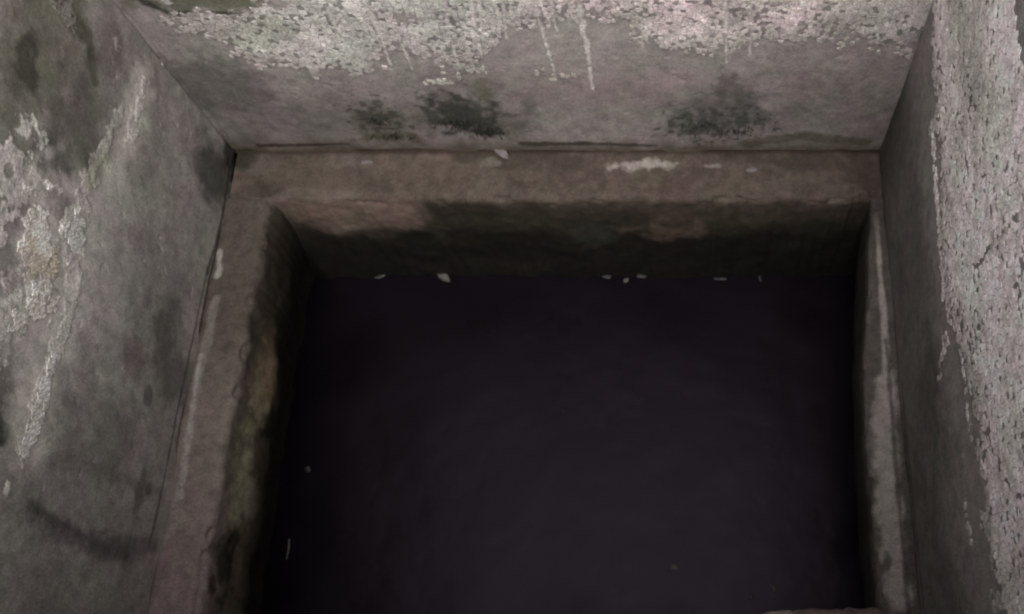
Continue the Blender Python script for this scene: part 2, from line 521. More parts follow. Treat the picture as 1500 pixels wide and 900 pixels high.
def clip_cell(c, nbrs, size):
    poly = [(c[0] - size, c[1] - size), (c[0] + size, c[1] - size), (c[0] + size, c[1] + size), (c[0] - size, c[1] + size)]
    for n in nbrs:
        mx, my = (c[0] + n[0]) / 2, (c[1] + n[1]) / 2
        nx, ny = n[0] - c[0], n[1] - c[1]
        out = []
        k = len(poly)
        dd = [(p[0] - mx) * nx + (p[1] - my) * ny for p in poly]
        for i in range(k):
            a, b = poly[i], poly[(i + 1) % k]
            da, db = dd[i], dd[(i + 1) % k]
            if da <= 0:
                out.append(a)
            if (da < 0 < db) or (db < 0 < da):
                t = da / (da - db)
                out.append((a[0] + t * (b[0] - a[0]), a[1] + t * (b[1] - a[1])))
        poly = out
        if len(poly) < 3:
            return poly
    return poly


def flakes(crustf, tintf, s0, s1, h0, h1, cell, seed, to3d, wallf, heightf, near, gain, mmin=.6, squash=1.0):
    """flake list: each (verts3d, faces, tint rows, distance key)"""
    rnd = random.Random(seed)
    ns = int((s1 - s0) / cell) + 3; nh = int((h1 - h0) / (cell * squash)) + 3
    P = [[(s0 + (i - 1 + .5 + rnd.uniform(-.47, .47)) * cell, h0 + (j - 1 + .5 + rnd.uniform(-.47, .47)) * cell * squash) for j in range(nh)] for i in range(ns)]
    cs = np.array(P)
    m = crustf(cs[..., 0], cs[..., 1])
    T = tintf(cs[..., 0], cs[..., 1])
    mm = sm(.5, 1.0, m)[..., None]
    T = (wallf(cs[..., 0], cs[..., 1]) * 1.15 * (1 - mm) + T * mm) * gain
    Z = heightf(cs[..., 0], cs[..., 1])
    wv = fbm(cs[..., 0] * 5, cs[..., 1] * 5, seed, 3)
    out = []
    for i in range(1, ns - 1):
        for j in range(1, nh - 1):
            c = P[i][j]
            if m[i, j] < mmin or not (s0 < c[0] < s1 and h0 < c[1] < h1):
                continue
            if rnd.random() < .07 + 1.0 * max(0, wv[i, j] - .56) + 1.0 * max(0, .9 - m[i, j]):
                continue                     # flake fallen off
            nb = [P[a][b] for a in range(max(0, i - 2), min(ns, i + 3)) for b in range(max(0, j - 2), min(nh, j + 3)) if (a, b) != (i, j)]
            nb.sort(key=lambda q: (q[0] - c[0]) ** 2 + (q[1] - c[1]) ** 2)
            poly = clip_cell(c, nb[:14], cell * 1.2)
            if len(poly) < 3:
                continue
            # irregular outline: midpoints jittered
            k = len(poly)
            pts = []
            gap = rnd.uniform(.91, .975)
            for q in range(k):
                a, b = poly[q], poly[(q + 1) % k]
                pts.append(a)
                mx, my = (a[0] + b[0]) / 2, (a[1] + b[1]) / 2
                L_ = math.hypot(b[0] - a[0], b[1] - a[1])
                if L_ > cell * .35:
                    e = rnd.uniform(-.09, .05) * cell
                    dx, dy = mx - c[0], my - c[1]
                    dl = math.hypot(dx, dy) + 1e-6
                    pts.append((mx + dx / dl * e, my + dy / dl * e))
            pts = [(c[0] + (p[0] - c[0]) * gap, c[1] + (p[1] - c[1]) * gap) for p in pts]
            k = len(pts)
            lift = rnd.uniform(.0008, .0018)
            tx, ty = rnd.gauss(0, .03), rnd.gauss(0, .03)
            z0 = Z[i, j] + .0022
            V = []
            for p in pts:
                V.append((p[0], p[1], z0 - .003))
            for p in pts:
                q = (c[0] + (p[0] - c[0]) * .93, c[1] + (p[1] - c[1]) * .93)
                V.append((q[0], q[1], z0 + lift + tx * (p[0] - c[0]) + ty * (p[1] - c[1]) + rnd.uniform(0, .0007)))
            V.append((c[0], c[1], z0 + lift - rnd.uniform(-.0006, .0010)))
            Fc = [(q, (q + 1) % k, k + (q + 1) % k, k + q) for q in range(k)] + [(k + q, k + (q + 1) % k, 2 * k) for q in range(k)]
            v3 = [to3d(*v) for v in V]
            t = np.clip(T[i, j] * rnd.uniform(.86, 1.16) * 1.08, 0, .8)
            key = (Vector(v3[-1]) - Vector(near)).length / (1 if abs(c[0]) < 9 else 1)
            out.append((v3, Fc, t, key))
    out.sort(key=lambda f: f[3])
    return out


def build_flakes(fl, parent, nsep=290):
    for v3, Fc, t, key in fl[:nsep]:
        org = tuple(v3[-1])
        new_obj("crust_flake", v3, Fc, M_FLAKE, parent, tint=np.tile(t, (len(v3), 1)), smooth=False, origin=org)
    V, Fs, T = [], [], []
    for v3, Fc, t, key in fl[nsep:]:
        b = len(V)
        V += v3
        Fs += [tuple(i + b for i in f) for f in Fc]
        T += [t] * len(v3)
    if V:
        o = new_obj("small_crust_flakes", V, Fs, M_FLAKE, parent, tint=np.array(T), smooth=False, origin=tuple(V[0]))
        o["kind"] = "stuff"


def wall(label, s_rng, h_rng, to3d, tintf, crustf, ctintf, hf, base, flip, boxlo, boxhi, step, cellseed, crust_thick=.0022, near=None, cell=.018, vis_h=(0, 1.5), gain=1.0, mmin=.45, cbase=.42, flakef=None, brightf=None, lumps=.0025):
    """a concrete wall face with its relief, backed by solid thickness; crust and flakes are its parts"""
    g = root("pit_wall", label, "wall", base)
    s = np.arange(s_rng[0], s_rng[1] + step / 2, step); h = np.arange(h_rng[0], h_rng[1] + step / 2, step)
    S, H = np.meshgrid(s, h, indexing='ij')
    Z = hf(S, H)
    X, Y, Zz = to3d(S, H, Z)
    V = np.stack([X, Y, Zz], -1).reshape(-1, 3)
    C = tintf(S, H).reshape(-1, 3)
    q = grid_faces(len(s), len(h), flip=flip)
    bv, bf = box_vf(boxlo, boxhi)
    nb = len(V)
    V2 = np.vstack([V, np.array(bv)])
    q2 = np.vstack([q, np.array(bf) + nb])
    C2 = np.vstack([C, np.tile(np.array(GREY), (8, 1))])
    wetv = np.concatenate([(1 - sm(0, .2, H)).ravel() * .5, np.zeros(8)])
    new_obj("concrete_face", V2, q2, M_CONC, g, tint=C2, wet=wetv, origin=base)
    if crustf is not None:
        m = crustf(S, H)
        pores = fbm(S * 70, H * 70, cellseed + 5, 3)
        m2 = np.clip(m - .7 * np.clip(pores - .52, 0, 1), 0, 1)
        off = Z - .0012 + (crust_thick + .0012) * sm(.3, .7, m2) + lumps * (fbm(S * 55, H * 55, cellseed + 6, 3) - .5) * m2
        X, Y, Zz = to3d(S, H, off)
        Vc = np.stack([X, Y, Zz], -1).reshape(-1, 3)
        keep = (m2 > .33)
        qc = grid_faces(len(s), len(h), keep=keep, flip=flip)
        em = sm(.33, .95, m2)[..., None]
        Cc = (C.reshape(S.shape + (3,)) * (1 - em) + ctintf(S, H) * (cbase if brightf is None else cbase + (1 - cbase) * brightf(S, H)[..., None]) * em).reshape(-1, 3)
        Vc, qc, Cc = compact(Vc, qc, Cc)
        cr = new_obj("lime_crust", Vc, qc, M_CRUST, g, tint=Cc, origin=tuple(Vc[0]))
        fl = flakes(flakef or crustf, ctintf, s_rng[0] + .01, s_rng[1] - .01, max(h_rng[0], .02), vis_h[1], cell, cellseed,
                    to3d, tintf, hf, near or (0, 0, D), gain, mmin)
        build_flakes(fl, g)
    return g


def relief(seed, amp=.006):
    def f(S, H):
        z = amp * 2 * (fbm(S * 2.2, H * 2.2, seed, 3) - .5) + .0022 * (fbm(S * 16, H * 16, seed + 3, 4) - .5)
        p = fbm(S * 40, H * 40, seed + 9, 2)
        z = z - .002 * sm(.80, .9, p)
        return z - .010 * (1 - sm(-.005, .012, H)) * sm(.35, .6, fbm(S * 5, S * 0, seed + 12, 3))      # groove where the wall meets the ledge
    return f


def corner_cut(f, s_corner, depth=.010, wd=.012):
    def g(S, H):
        return f(S, H) - depth * (1 - sm(0, wd, np.abs(S - s_corner))) * sm(.3, .65, fbm(H * 5, H * 0, 77, 3))
    return g


wall("back concrete wall facing the viewer, pale cracked crust along its top and thin white lime runs",
     (XL - .028, XR + .028), (-.02, RIM), lambda s, h, z: (s, YB - z, h) if not hasattr(s, 'shape') else (s, YB - z, h),
     back_tint, back_crust, crust_tint_back, corner_cut(relief(201), XL, .003), ((XL + XR) / 2, YB + .02, -.02), False,
     (XL - .2, YB + .03, -.9), (XR + .2, YB + .25, RIM - .104), .0045, 301, cell=.0135, vis_h=(0, 1.1), gain=1.10, cbase=.62, brightf=drip_mask, flakef=lambda s, h: back_crust(s, h, False))
wall("left concrete wall with patchy pale crust, olive stains and a dark smear low down",
     (.055, YB + .028), (-.02, RIM), lambda s, h, z: (XL + z, s, h),
     left_tint, left_crust, crust_tint_left, corner_cut(relief(211, .010), YB, .005, .008), (XL - .02, .95, -.02), False,
     (XL - .25, .08, -.9), (XL - .03, YB + .02, RIM - .104), .0045, 311, cell=.0125, vis_h=(0, 1.2), gain=1.0, mmin=.91, cbase=1.0, crust_thick=.0020, lumps=.0012)
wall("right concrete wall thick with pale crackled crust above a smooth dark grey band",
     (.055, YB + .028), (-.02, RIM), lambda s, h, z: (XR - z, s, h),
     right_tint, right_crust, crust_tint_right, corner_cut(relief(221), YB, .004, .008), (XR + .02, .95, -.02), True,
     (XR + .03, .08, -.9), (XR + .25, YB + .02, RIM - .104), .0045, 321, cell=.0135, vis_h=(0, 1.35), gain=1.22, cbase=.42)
wall("near concrete wall below the viewer, plain grey and mostly out of the picture",
     (XL, XR), (-.02, RIM), lambda s, h, z: (s, YN + z, h),
     lambda S, H: np.ones(S.shape + (3,)) * np.array(GREY) * (1 + .5 * (fbm(S * 5, H * 5, 3) - .5))[..., None], None, None,
     relief(231), ((XL + XR) / 2, YN - .02, -.02), True,
     (XL - .2, YN - .25, -.9), (XR + .2, YN - .03, RIM - .104), .02, 331)

# ------------------------------------------------------------------ ledges: a concrete step round the pit, each with its top and the wet face below


def ledge(label, s_rng, widthf, to3d, tintf, base, flip, step=.0055, seed=0, zoff=0.0, rad=.030, rough_edge=.015, boxf=None, under=0.0):
    g = root("pit_ledge", label, "ledge", base)
    s = np.arange(s_rng[0], s_rng[1] + step / 2, step)
    wmax = float(np.max(widthf(s)))
    n_top = max(8, int(wmax / step)); n_arc = 8; zb = -.86
    n_face = int((-.02 - zb) / (step * 1.4))
    split_z = -.11
    W = widthf(s)[:, None] + rough_edge * 2 * (fbm(s * 11, s * 0 + 3.3, seed + 1, 4) - .5)[:, None]
    t_top = np.linspace(0, 1, n_top)[None, :]
    Wt = -.014 + (W - rad + .014) * t_top; Zt = np.zeros_like(Wt)
    a = (np.linspace(0, math.pi / 2, n_arc + 2)[1:-1])[None, :]
    Wa = (W - rad) + rad * np.sin(a); Za = -rad * (1 - np.cos(a)) + 0 * W
    zf = np.linspace(-rad, zb, n_face)[None, :]
    Wf = W + 0 * zf; Zf = zf + 0 * W
    U = np.concatenate([Wt, Wa, Wf], 1); Zz = np.concatenate([Zt, Za, Zf], 1)
    NU = np.concatenate([0 * Wt, np.sin(a) + 0 * W, 1 + 0 * Wf], 1); NZ = np.concatenate([1 + 0 * Wt, np.cos(a) + 0 * W, 0 * Wf], 1)
    S = np.repeat(s[:, None], U.shape[1], 1)
    T = U - Zz                                  # unrolled coordinate
    d = .012 * (fbm(S * 6, T * 6, seed + 2, 4) - .5) + .003 * (fbm(S * 30, T * 30, seed + 3, 4) - .5)
    chip = sm(.58, .72, fbm(S * 13, T * 13, seed + 4, 3)) * np.exp(-((T - W) / .03) ** 2)
    d = d - .012 * chip
    d = d + .030 * (fbm(S * 3, T * 3, seed + 7, 3) - .5) * sm(.05, .3, -Zz)
    U2 = U + NU * d - under * sm(.22, .66, -Zz); Z2 = Zz + NZ * d + zoff
    X, Y, Z3 = to3d(S, U2, Z2)
    V = np.stack([X, Y, Z3], -1)
    C = tintf(X, Y, Z3, S, U, Zz)
    wet = np.clip(.25 + .6 * sm(0, .4, -Zz), 0, 1)
    wet = wet * (1 - .0)
    row = int(np.argmax(Zz[0] < split_z)) + 1
    for nm, sl in (("ledge_top", slice(0, row + 1)), ("lower_wall", slice(row, None))):
        v = V[:, sl].reshape(-1, 3); c = C[:, sl].reshape(-1, 3); wv = wet[:, sl].ravel()
        q = grid_faces(V.shape[0], V[:, sl].shape[1], flip=flip)
        bv, bf = boxf(nm)
        nb = len(v)
        v = np.vstack([v, np.array(bv)]); q = np.vstack([q, np.array(bf) + nb])
        c = np.vstack([c, np.tile(np.array((.1, .09, .08)), (8, 1))]); wv = np.concatenate([wv, np.zeros(8)])
        new_obj(nm, v, q, M_SLIME, g, tint=c, wet=wv * .6, origin=base)
    return g


def slime_tint(S, T, Zz, seed, top=(.115, .095, .082), hi=.10, lo=.02):
    n = fbm(S * 5, T * 5, seed); nf = fbm(S * 22, T * 22, seed + 1)
    C = np.ones(S.shape + (3,)) * np.array(top)
    C = C * (1 + .5 * (n - .5) + .5 * (nf - .5))[..., None]
    return C, n, nf


def back_ledge_tint(X, Y, Z, S, U, Zz):
    C, n, nf = slime_tint(S, U - Zz, Zz, 401, (.088, .069, .056))
    d = -Zz
    C = mixc(C, (.048, .038, .030), .7 * sm(.50, .66, fbm(S * 4.2, (U - Zz) * 7, 416, 4)))
    C = mixc(C, (.115, .096, .082), .6 * sm(.55, .68, fbm(S * 3.1 + 5, (U - Zz) * 9, 417, 4)) * (Zz > -.05))
    FB = lambda px, py: on_back(px, py, LB)
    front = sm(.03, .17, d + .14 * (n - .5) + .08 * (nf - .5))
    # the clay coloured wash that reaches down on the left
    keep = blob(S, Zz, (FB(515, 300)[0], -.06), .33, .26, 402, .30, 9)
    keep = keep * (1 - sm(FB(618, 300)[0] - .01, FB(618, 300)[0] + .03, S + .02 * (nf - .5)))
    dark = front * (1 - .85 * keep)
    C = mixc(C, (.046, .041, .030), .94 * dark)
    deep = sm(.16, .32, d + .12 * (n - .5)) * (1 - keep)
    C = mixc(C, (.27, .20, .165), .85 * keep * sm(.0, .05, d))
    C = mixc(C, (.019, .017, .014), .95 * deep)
    C = mixc(C, (.055, .055, .032), .7 * blob(S, Zz, FB(760, 305), .35, .09, 403) * front)
    C = mixc(C, (.125, .092, .070), .85 * blob(S, Zz, FB(975, 335), .17, .08, 404, .9, 16) * (d > .01))
    C = mixc(C, (.080, .070, .048), .7 * blob(S, Zz, FB(1090, 320), .22, .08, 405, .8, 14) * (d > .01))
    C = mixc(C, (.06, .062, .04), .6 * blob(S, Zz, FB(640, 340), .05, .1, 406) * (d > .01))
    C = mixc(C, (.05, .054, .045), .6 * blob(S, Zz, FB(870, 345), .1, .1, 414) * (d > .01))
    C = mixc(C, (.075, .048, .042), .5 * blob(S, U, (on_flat(985, 285)[0], .17), .12, .05, 407) * (Zz > -.03))
    # lime deposit on the tread
    for k, (p, r1, r2, st) in enumerate((((945, 241), .13, .022, .95), ((900, 245), .03, .015, .9), ((1045, 243), .05, .010, .6), ((1105, 250), .022, .012, .45),
                                         ((535, 240), .03, .012, .35), ((720, 238), .05, .02, .3))):
        x, y = on_flat(*p)
        C = mixc(C, (.27, .245, .215), st * blob(S, U, (x, YB - y), r1, r2, 408 + k, .9, 34) * (Zz > -.01))
    C = mixc(C, (.035, .022, .016), .8 * (1 - sm(0, .018, U + .01 * (nf - .5))) * (Zz > -.01))
    C = mixc(C, (.03, .03, .018), .8 * blob(S, U, (XL + .02, .03), .08, .05, 415))
    return C


def left_ledge_tint(X, Y, Z, S, U, Zz):
    C, n, nf = slime_tint(S, U - Zz, Zz, 421, (.190, .158, .138))
    d = -Zz
    C = mixc(C, (.255, .200, .196), .8 * (1 - sm(.35, .8, S)))
    C = mixc(C, (.070, .058, .047), .85 * sm(.75, 1.2, S + .2 * (n - .5)))
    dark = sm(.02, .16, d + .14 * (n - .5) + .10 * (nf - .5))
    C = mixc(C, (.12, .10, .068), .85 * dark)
    C = mixc(C, (.34, .31, .20), .85 * blob(S, Zz, LL(375, 590), .12, .10, 422, .8) * dark)
    C = mixc(C, (.40, .365, .26), .9 * blob(S, Zz, LL(350, 715), .17, .16, 423, .7) * dark)
    C = mixc(C, (.25, .24, .18), .6 * blob(S, Zz, LL(375, 735), .07, .07, 430, .7) * dark)
    C = mixc(C, (.28, .21, .135), .8 * blob(S, Zz, LL(395, 540), .16, .12, 424, .7) * dark)
    C = mixc(C, (.018, .022, .010), .85 * blob(S, Zz, LL(395, 625), .07, .10, 425, .8) * (d > .02))
    C = mixc(C, (.020, .024, .012), .8 * blob(S, Zz, LL(330, 825), .12, .10, 426, .8) * (d > .02))
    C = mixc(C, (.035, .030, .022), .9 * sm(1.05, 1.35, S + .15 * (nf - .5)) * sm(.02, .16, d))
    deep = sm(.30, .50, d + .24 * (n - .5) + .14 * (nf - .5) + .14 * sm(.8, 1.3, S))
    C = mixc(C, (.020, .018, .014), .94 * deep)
    # pale lime line along the joint with the wall
    a = [on_flat(*p) for p in ((322, 368), (317, 405))]
    b = [on_flat(*p) for p in ((293, 520), (277, 620), (262, 725))]
    for k, pl in enumerate((a, b)):
        pts = [(y, x - XL) for x, y in pl]
        C = mixc(C, (.36, .335, .315), .85 * line(S, U, pts, .009, .011, 427 + k, .9, 34) * (Zz > -.01))
    C = mixc(C, (.24, .225, .205), .5 * line(S, U, [(.5, .02), (1.25, .02)], .012, .012, 429, 1.2, 12) * (Zz > -.01))
    return C


def right_width(s):
    return np.interp(s, [.08, .45, .75, 1.0, 1.2, 1.4, 1.62], [.108, .118, .122, .112, .086, .066, .040])


def right_ledge_tint(X, Y, Z, S, U, Zz):
    C, n, nf = slime_tint(S, U - Zz, Zz, 441, (.085, .074, .066))
    d = -Zz
    pts = [on_flat(*p) for p in ((1284, 312), (1290, 400), (1297, 480), (1297, 560), (1296, 640), (1300, 720), (1306, 790), (1318, 880))]
    pts = [(y, XR - x) for x, y in pts]
    m = line(S, U, pts[:4], .008, .014, 442, .5, 26)
    m = np.maximum(m, line(S, U, pts[3:], .038, .040, 443, .6, 22))
    hole = blob(S, U, (on_flat(1300, 822)[1], XR - on_flat(1300, 822)[0]), .03, .018, 444, .8, 30)
    m = m * (1 - .85 * hole)
    C = mixc(C, (.33, .295, .275), .9 * m * (1 - sm(.02, .07, d)))
    C = mixc(C, (.045, .040, .034), .8 * sm(1.38, 1.56, S))
    C = mixc(C, (.05, .042, .038), .7 * line(S, U, [(1.1, .028), (.6, .030), (.15, .028)], .008, .010, 445, .8, 20) * (Zz > -.01))
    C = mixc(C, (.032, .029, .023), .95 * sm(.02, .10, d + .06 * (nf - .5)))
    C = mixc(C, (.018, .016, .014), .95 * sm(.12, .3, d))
    return C


def near_width(s):
    return np.interp(s, [XL, .0, .18, .25, .40, XR], [.10, .11, .135, .178, .185, .182])


def near_ledge_tint(X, Y, Z, S, U, Zz):
    C, n, nf = slime_tint(S, U - Zz, Zz, 461, (.13, .098, .086))
    C = mixc(C, (.30, .26, .24), .7 * blob(S, U, (.28, .17), .05, .02, 462))
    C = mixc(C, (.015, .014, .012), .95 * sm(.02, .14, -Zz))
    return C


def cbox(lo, hi):
    return lambda nm: box_vf((lo[0], lo[1], -.12 if nm == "ledge_top" else -.86), (hi[0], hi[1], -.035 if nm == "ledge_top" else -.124))


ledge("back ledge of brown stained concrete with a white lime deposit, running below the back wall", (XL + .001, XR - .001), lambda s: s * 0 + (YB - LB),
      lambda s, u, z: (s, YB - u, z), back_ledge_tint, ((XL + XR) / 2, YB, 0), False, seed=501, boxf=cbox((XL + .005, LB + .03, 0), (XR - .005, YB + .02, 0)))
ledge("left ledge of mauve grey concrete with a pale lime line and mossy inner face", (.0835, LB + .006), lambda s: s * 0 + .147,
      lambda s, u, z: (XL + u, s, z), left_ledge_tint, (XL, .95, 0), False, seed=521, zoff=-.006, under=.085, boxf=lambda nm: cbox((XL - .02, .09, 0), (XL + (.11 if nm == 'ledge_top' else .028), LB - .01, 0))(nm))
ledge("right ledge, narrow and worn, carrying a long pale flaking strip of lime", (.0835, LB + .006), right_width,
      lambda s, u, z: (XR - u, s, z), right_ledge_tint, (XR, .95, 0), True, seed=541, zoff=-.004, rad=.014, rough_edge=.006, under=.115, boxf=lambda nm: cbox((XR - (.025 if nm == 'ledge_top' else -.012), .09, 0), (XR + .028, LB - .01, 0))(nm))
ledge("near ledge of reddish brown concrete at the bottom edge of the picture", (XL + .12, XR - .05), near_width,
      lambda s, u, z: (s, YN + u, z), near_ledge_tint, ((XL + XR) / 2, YN, 0), True, seed=561, zoff=-.009, boxf=cbox((XL + .13, YN - .02, 0), (XR - .06, YN + .05, 0)))

# ------------------------------------------------------------------ water
wm = bpy.data.materials.new("dark_stagnant_water")
wm.use_nodes = True
nt = wm.node_tree; N, L = nt.nodes, nt.links
b = N["Principled BSDF"]
b.inputs["Base Color"].default_value = (.0042, .0026, .0044, 1)
b.inputs["IOR"].default_value = 1.33
b.inputs["Specular Tint"].default_value = (.78, .62, .82, 1)
b.inputs["Roughness"].default_value = .22
tc = N.new("ShaderNodeTexCoord")
n = N.new("ShaderNodeTexNoise"); n.inputs["Scale"].default_value = 2.2; n.inputs["Detail"].default_value = 4
L.new(tc.outputs["Object"], n.inputs["Vector"])
bp = N.new("ShaderNodeBump"); bp.inputs["Strength"].default_value = .5; bp.inputs["Distance"].default_value = .02
L.new(n.outputs["Fac"], bp.inputs["Height"]); L.new(bp.outputs[0], b.inputs["Normal"])
n2 = N.new("ShaderNodeTexNoise"); n2.inputs["Scale"].default_value = 3; n2.inputs["Detail"].default_value = 6
L.new(tc.outputs["Object"], n2.inputs["Vector"])
mr = N.new("ShaderNodeMapRange"); mr.inputs["From Min"].default_value = .35; mr.inputs["From Max"].default_value = .65
mr.inputs["To Min"].default_value = .26; mr.inputs["To Max"].default_value = .36
L.new(n2.outputs["Fac"], mr.inputs["Value"]); L.new(mr.outputs[0], b.inputs["Roughness"])
v, f = box_vf((XL + .034, YN + .03, WZ - .12), (XR + .010, YB - .10, WZ))
wat = new_obj("water", v, f, wm, smooth=False, origin=((XL + XR) / 2, .95, WZ))
wat["kind"] = "structure"

# ------------------------------------------------------------------ ground round the pit
bm = bmesh.new()
OUT = 60.0


def ring(name, x0, x1, y0, y1, o0, z1, z0, mat, ox0=None, sub=1):
    """flat ring with a rectangular hole, real thickness"""
    ax0, ax1, ay0, ay1 = o0
    vv = []
    for z in (z1, z0):
        vv += [(ax0, ay0, z), (ax1, ay0, z), (ax1, ay1, z), (ax0, ay1, z), (x0, y0, z), (x1, y0, z), (x1, y1, z), (x0, y1, z)]
    ff = []
    for i in range(4):
        j = (i + 1) % 4
        ff.append((i, j, 4 + j, 4 + i))
        ff.append((8 + i, 12 + i, 12 + j, 8 + j))
        ff.append((4 + i, 4 + j, 12 + j, 12 + i))
        ff.append((i, 8 + i, 8 + j, j))
    return new_obj(name, vv, ff, mat, smooth=False, origin=(0, 0, z1))


pave = ring("pavement", XL - .012, XR + .012, YN - .012, YB + .012, (XL - 1.4, XR + 1.4, YN - 1.6, YB + 1.4), RIM, RIM - .10, M_SLAB)
pave["kind"] = "structure"
gr = ring("ground", XL - 1.39, XR + 1.39, YN - 1.59, YB + 1.39, (-OUT, OUT, -OUT, OUT), RIM - .06, RIM - .3, M_GROUND)
gr["kind"] = "structure"
v, f = box_vf((XL - .3, YN - .3, -1.1), (XR + .3, YB + .3, -.92))
fl_ = new_obj("floor", v, f, M_SLAB, smooth=False, origin=(0, 0, -1.1))
fl_["kind"] = "structure"

# ------------------------------------------------------------------ small things


def leaf_mesh(name, c, length, width, rot, mat, curl=.25, seed=0, z=None, tilt=0.0, parts=True):
    """a curled leaf blade with midrib ridge, thickness and a short stalk"""
    rnd = random.Random(seed)
    g = root(name, "", "", (c[0], c[1], z))
    V = []; n = 11; cols = 5
    for side in (1, -1):
        for i in range(n):
            t = i / (n - 1)
            wd = width * .5 * (math.sin(math.pi * min(1, t * .93 + .05)) ** .75) * (1 + rnd.uniform(-.12, .12))
            for j in range(cols):
                q = j / (cols - 1) * 2 - 1
                zz = curl * width * (q * q) + .12 * length * (t - .5) ** 2 + rnd.uniform(-.0006, .0006) + side * .0006
                V.append(((t - .5) * length, q * wd, zz + .001))
    Fs = []
    o2 = n * cols
    for i in range(n - 1):
        for j in range(cols - 1):
            a = i * cols + j
            Fs.append((a, a + cols, a + cols + 1, a + 1))
            Fs.append((o2 + a, o2 + a + 1, o2 + a + cols + 1, o2 + a + cols))
    per = [i * cols for i in range(n)] + [(n - 1) * cols + j for j in range(1, cols)] + [i * cols + cols - 1 for i in range(n - 2, -1, -1)] + [j for j in range(cols - 2, 0, -1)]
    for i in range(len(per)):
        a, b_ = per[i], per[(i + 1) % len(per)]
        Fs.append((a, b_, o2 + b_, o2 + a))
    ca, sa = math.cos(rot), math.sin(rot)
    tr = lambda p: (c[0] + p[0] * ca - p[1] * sa, c[1] + p[0] * sa + p[1] * ca, z + p[2] + tilt * p[0])
    new_obj("blade", [tr(p) for p in V], Fs, mat, g, origin=(c[0], c[1], z))
    V = []; Fs = []
    for k in range(5):
        t = k / 4
        x = -length * .5 - t * length * .25; r_ = .0012 * (1 - .4 * t)
        for a in range(5):
            an = a / 5 * 2 * math.pi
            V.append((x, r_ * math.cos(an) + .003 * t * t, .0035 + .002 * t + r_ * math.sin(an)))
    for k in range(4):
        for a in range(5):
            Fs.append((k * 5 + a, k * 5 + (a + 1) % 5, k * 5 + 5 + (a + 1) % 5, k * 5 + 5 + a))
    Fs.append((4, 3, 2, 1, 0)); Fs.append((20, 21, 22, 23, 24))
    new_obj("stalk", [tr(p) for p in V], Fs, mat, g, origin=(c[0], c[1], z))
    return g


def lump(name, c, z, r3, mat, seed, amp=.25, sub=3, rot=0):
    bm = bmesh.new()
    bmesh.ops.create_icosphere(bm, subdivisions=sub, radius=1)
    rnd = np.random.RandomState(seed)
    ph = rnd.rand(6) * 6.28; fr = rnd.uniform(1.2, 3.5, (6, 3))
    ca, sa = math.cos(rot), math.sin(rot)
    for v in bm.verts:
        p = v.co.copy()
        k = 1 + amp * sum(math.sin(fr[i] @ np.array(p) + ph[i]) for i in range(6)) / 3
        x, y, zz = p.x * k * r3[0], p.y * k * r3[1], p.z * k * r3[2]
        v.co = (x * ca - y * sa, x * sa + y * ca, zz)
    me = bpy.data.meshes.new(name)
    bm.to_mesh(me); bm.free()
    me.polygons.foreach_set("use_smooth", np.ones(len(me.polygons), dtype=bool))
    me.materials.append(mat)
    o = bpy.data.objects.new(name, me)
    COL.objects.link(o)
    o.location = (c[0], c[1], z)
    return o


def tube_path(name, pts, r0, r1, mat, nseg=6):
    V = []; Fs = []
    n = len(pts)
    for i, p in enumerate(pts):
        a = Vector(pts[max(0, i - 1)]); b_ = Vector(pts[min(n - 1, i + 1)])
        d = (b_ - a).normalized()
        u = d.cross(Vector((0, 0, 1)))
        if u.length < .1:
            u = d.cross(Vector((1, 0, 0)))
        u.normalize(); v2 = d.cross(u)
        r_ = r0 + (r1 - r0) * i / (n - 1)
        for k in range(nseg):
            an = k / nseg * 2 * math.pi
            V.append(tuple(Vector(p) + u * r_ * math.cos(an) + v2 * r_ * math.sin(an)))
    for i in range(n - 1):
        for k in range(nseg):
            Fs.append((i * nseg + k, i * nseg + (k + 1) % nseg, (i + 1) * nseg + (k + 1) % nseg, (i + 1) * nseg + k))
    Fs.append(tuple(range(nseg))[::-1]); Fs.append(tuple(range((n - 1) * nseg, n * nseg)))
    return new_obj(name, V, Fs, mat, origin=pts[0])


GF = "scraps floating on the dark water"
OW = lambda px, py: on_flat(px, py, WZ)
lf = leaf_mesh("floating_leaf", OW(556, 405), .050, .024, R(4), M_LEAF, .2, 1, WZ)
tagthing(lf, "small pale leaf floating flat in the far left of the dark water", "leaf", GF)
lf = leaf_mesh("curled_leaf", OW(650, 406), .075, .032, R(-40), M_LEAF, .12, 2, WZ, .05)
tagthing(lf, "curled pale leaf afloat by the far wall, tilted diagonally", "leaf", GF)
for k, (p, r3, rot, lab) in enumerate((
        ((889, 405), (.016, .011, .004), .1, "leftmost pale scrap of the line floating along the far wall"),
        ((917, 411), (.014, .008, .004), .9, "slanted pale scrap floating second from left along the far wall"),
        ((940, 405), (.020, .008, .003), -.1, "dull brownish scrap floating between the slanted scrap and the bright crumb"),
        ((988, 404), (.009, .010, .004), .4, "bright crumb floating in the middle of the line along the far wall"),
        ((1055, 409), (.026, .006, .003), 0, "long thin scrap floating near the right end of the far wall line"),
        ((1113, 408), (.006, .014, .004), .1, "upright faint scrap floating rightmost along the far wall"),
        ((451, 688), (.008, .013, .004), .2, "lone grey crumb floating close to the left inner wall"),
        ((988, 831), (.011, .011, .006), .5, "bright round speck floating alone in the near part of the water"),
        ((1101, 876), (.008, .007, .004), .5, "tiny pale speck floating just left of the near ledge tip"),
        ((1133, 862), (.008, .018, .003), .5, "faint smeared scrap floating beyond the near ledge tip"),
        ((1014, 891), (.006, .014, .004), .0, "short upright pale fleck floating at the bottom edge of the picture"))):
    o = lump("floating_scrap", OW(*p), WZ + .001, r3, M_LEAF if k in (1, 3, 7) else M_DULL, 50 + k, .35, 3, rot)
    tagthing(o, lab, "scrap", GF)
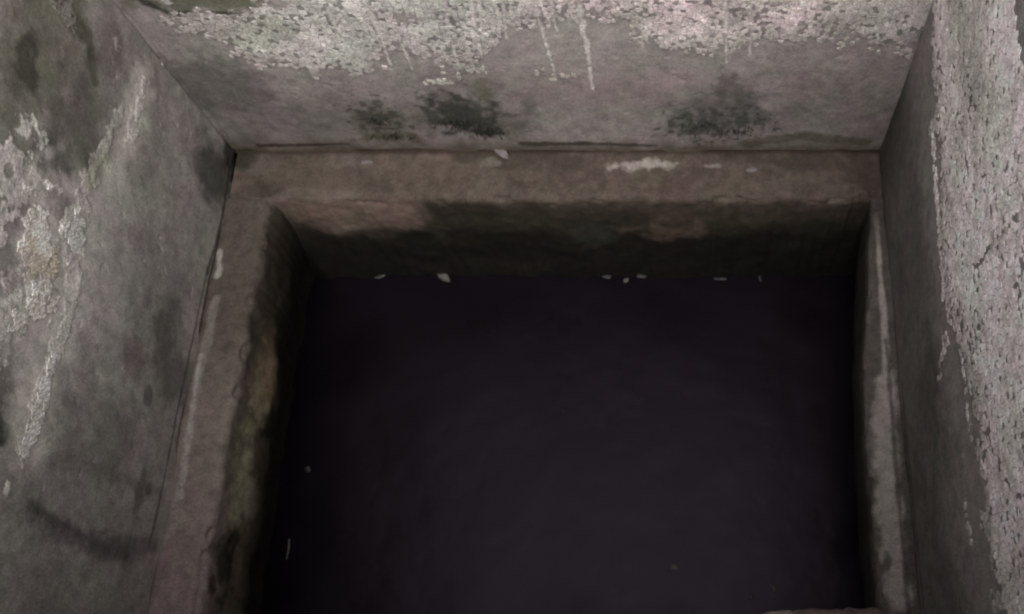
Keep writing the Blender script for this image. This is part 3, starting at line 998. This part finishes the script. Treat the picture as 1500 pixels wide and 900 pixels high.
x, y = OW(424, 790); x2, y2 = OW(420, 820)
st = tube_path("straw", [(x, y, WZ + .002), ((x + x2) / 2 + .004, (y + y2) / 2, WZ + .005), (x2, y2, WZ + .002)], .0035, .0028, M_STRAW)
tagthing(st, "short grey straw floating beside the mossy left inner wall", "straw", GF)

# pebble and mossy bits on the back ledge
x, y = on_flat(735, 226)
tagthing(lump("pebble", (x, y), .008, (.030, .016, .012), M_STONE, 91, .25, 3, -.35), "mauve grey lump of mortar lying on the back ledge beside the black patch", "pebble")
x, y = on_flat(958, 240)
for k, (p, r3, lab) in enumerate((((1101, 250), (.020, .010, .004), "thin pale flake lying alone on the right half of the back ledge"),
                                  ((536, 239), (.022, .009, .004), "faint pale flake lying on the left half of the back ledge"))):
    x, y = on_flat(*p)
    tagthing(lump("fallen_flake", (x, y), .004, r3, M_STONE, 95 + k, .35, 2, .05 * k), lab, "flake")


def moss_clump(label, spots, seed, n):
    """tangle of tiny moss blades on the back wall"""
    rnd = random.Random(seed)
    V = []; Fs = []
    for i in range(n):
        c, rs, rh = spots[rnd.randrange(len(spots))]
        s = c[0] + rnd.gauss(0, rs * .5); h = max(.006, c[1] + rnd.gauss(0, rh * .5))
        L_ = rnd.uniform(.006, .018); an = rnd.uniform(0, 6.28); out = rnd.uniform(.003, .011)
        wd = rnd.uniform(.0012, .0028)
        dx, dz = math.cos(an), math.sin(an)
        b0 = len(V)
        V += [(s - dz * wd, YB + .003, h + dx * wd), (s + dz * wd, YB + .003, h - dx * wd),
              (s + dx * L_ * .6 + dz * wd * .7, YB - out, h + dz * L_ * .6 - dx * wd * .7), (s + dx * L_ * .6 - dz * wd * .7, YB - out, h + dz * L_ * .6 + dx * wd * .7),
              (s + dx * L_, YB - out * .7, h + dz * L_ - .004)]
        Fs += [(b0, b0 + 1, b0 + 2, b0 + 3), (b0 + 3, b0 + 2, b0 + 4)]
    o = new_obj("moss", V, Fs, M_MOSS, smooth=False, origin=(spots[0][0][0], YB, spots[0][0][1]))
    o["kind"] = "stuff"
    tagthing(o, label, "moss")


moss_clump("black mossy patch at the foot of the back wall, left of centre", [(BK(716, 193), .055, .030), (BK(672, 180), .07, .04)], 5, 300)
moss_clump("small dark mossy tuft on the back wall above the left end of the ledge", [(BK(556, 176), .045, .035), (BK(575, 200), .07, .02)], 6, 90)
moss_clump("thin grey green mossy film on the right part of the back wall", [(BK(1030, 185), .07, .045), (BK(1085, 190), .07, .04)], 7, 90)
# loose green scrap caught in the black patch
x, z = BK(684, 194)
V = [(x - .014, YB - .012, z + .006), (x + .002, YB - .016, z + .004), (x + .016, YB - .013, z - .007), (x + .004, YB - .011, z - .004), (x - .008, YB - .010, z)]
V += [(a, b_ + .002, c_) for a, b_, c_ in V]
Fs = [(4, 3, 2, 1, 0), (5, 6, 7, 8, 9)] + [(i, (i + 1) % 5, 5 + (i + 1) % 5, 5 + i) for i in range(5)]
o = new_obj("green_leaf", V, Fs, plain_material("faded_green_leaf", (.10, .16, .13), .6, .3, 80), smooth=False, origin=(x, YB, z))
tagthing(o, "tiny faded green leaf caught in the black mossy patch on the back wall", "leaf")
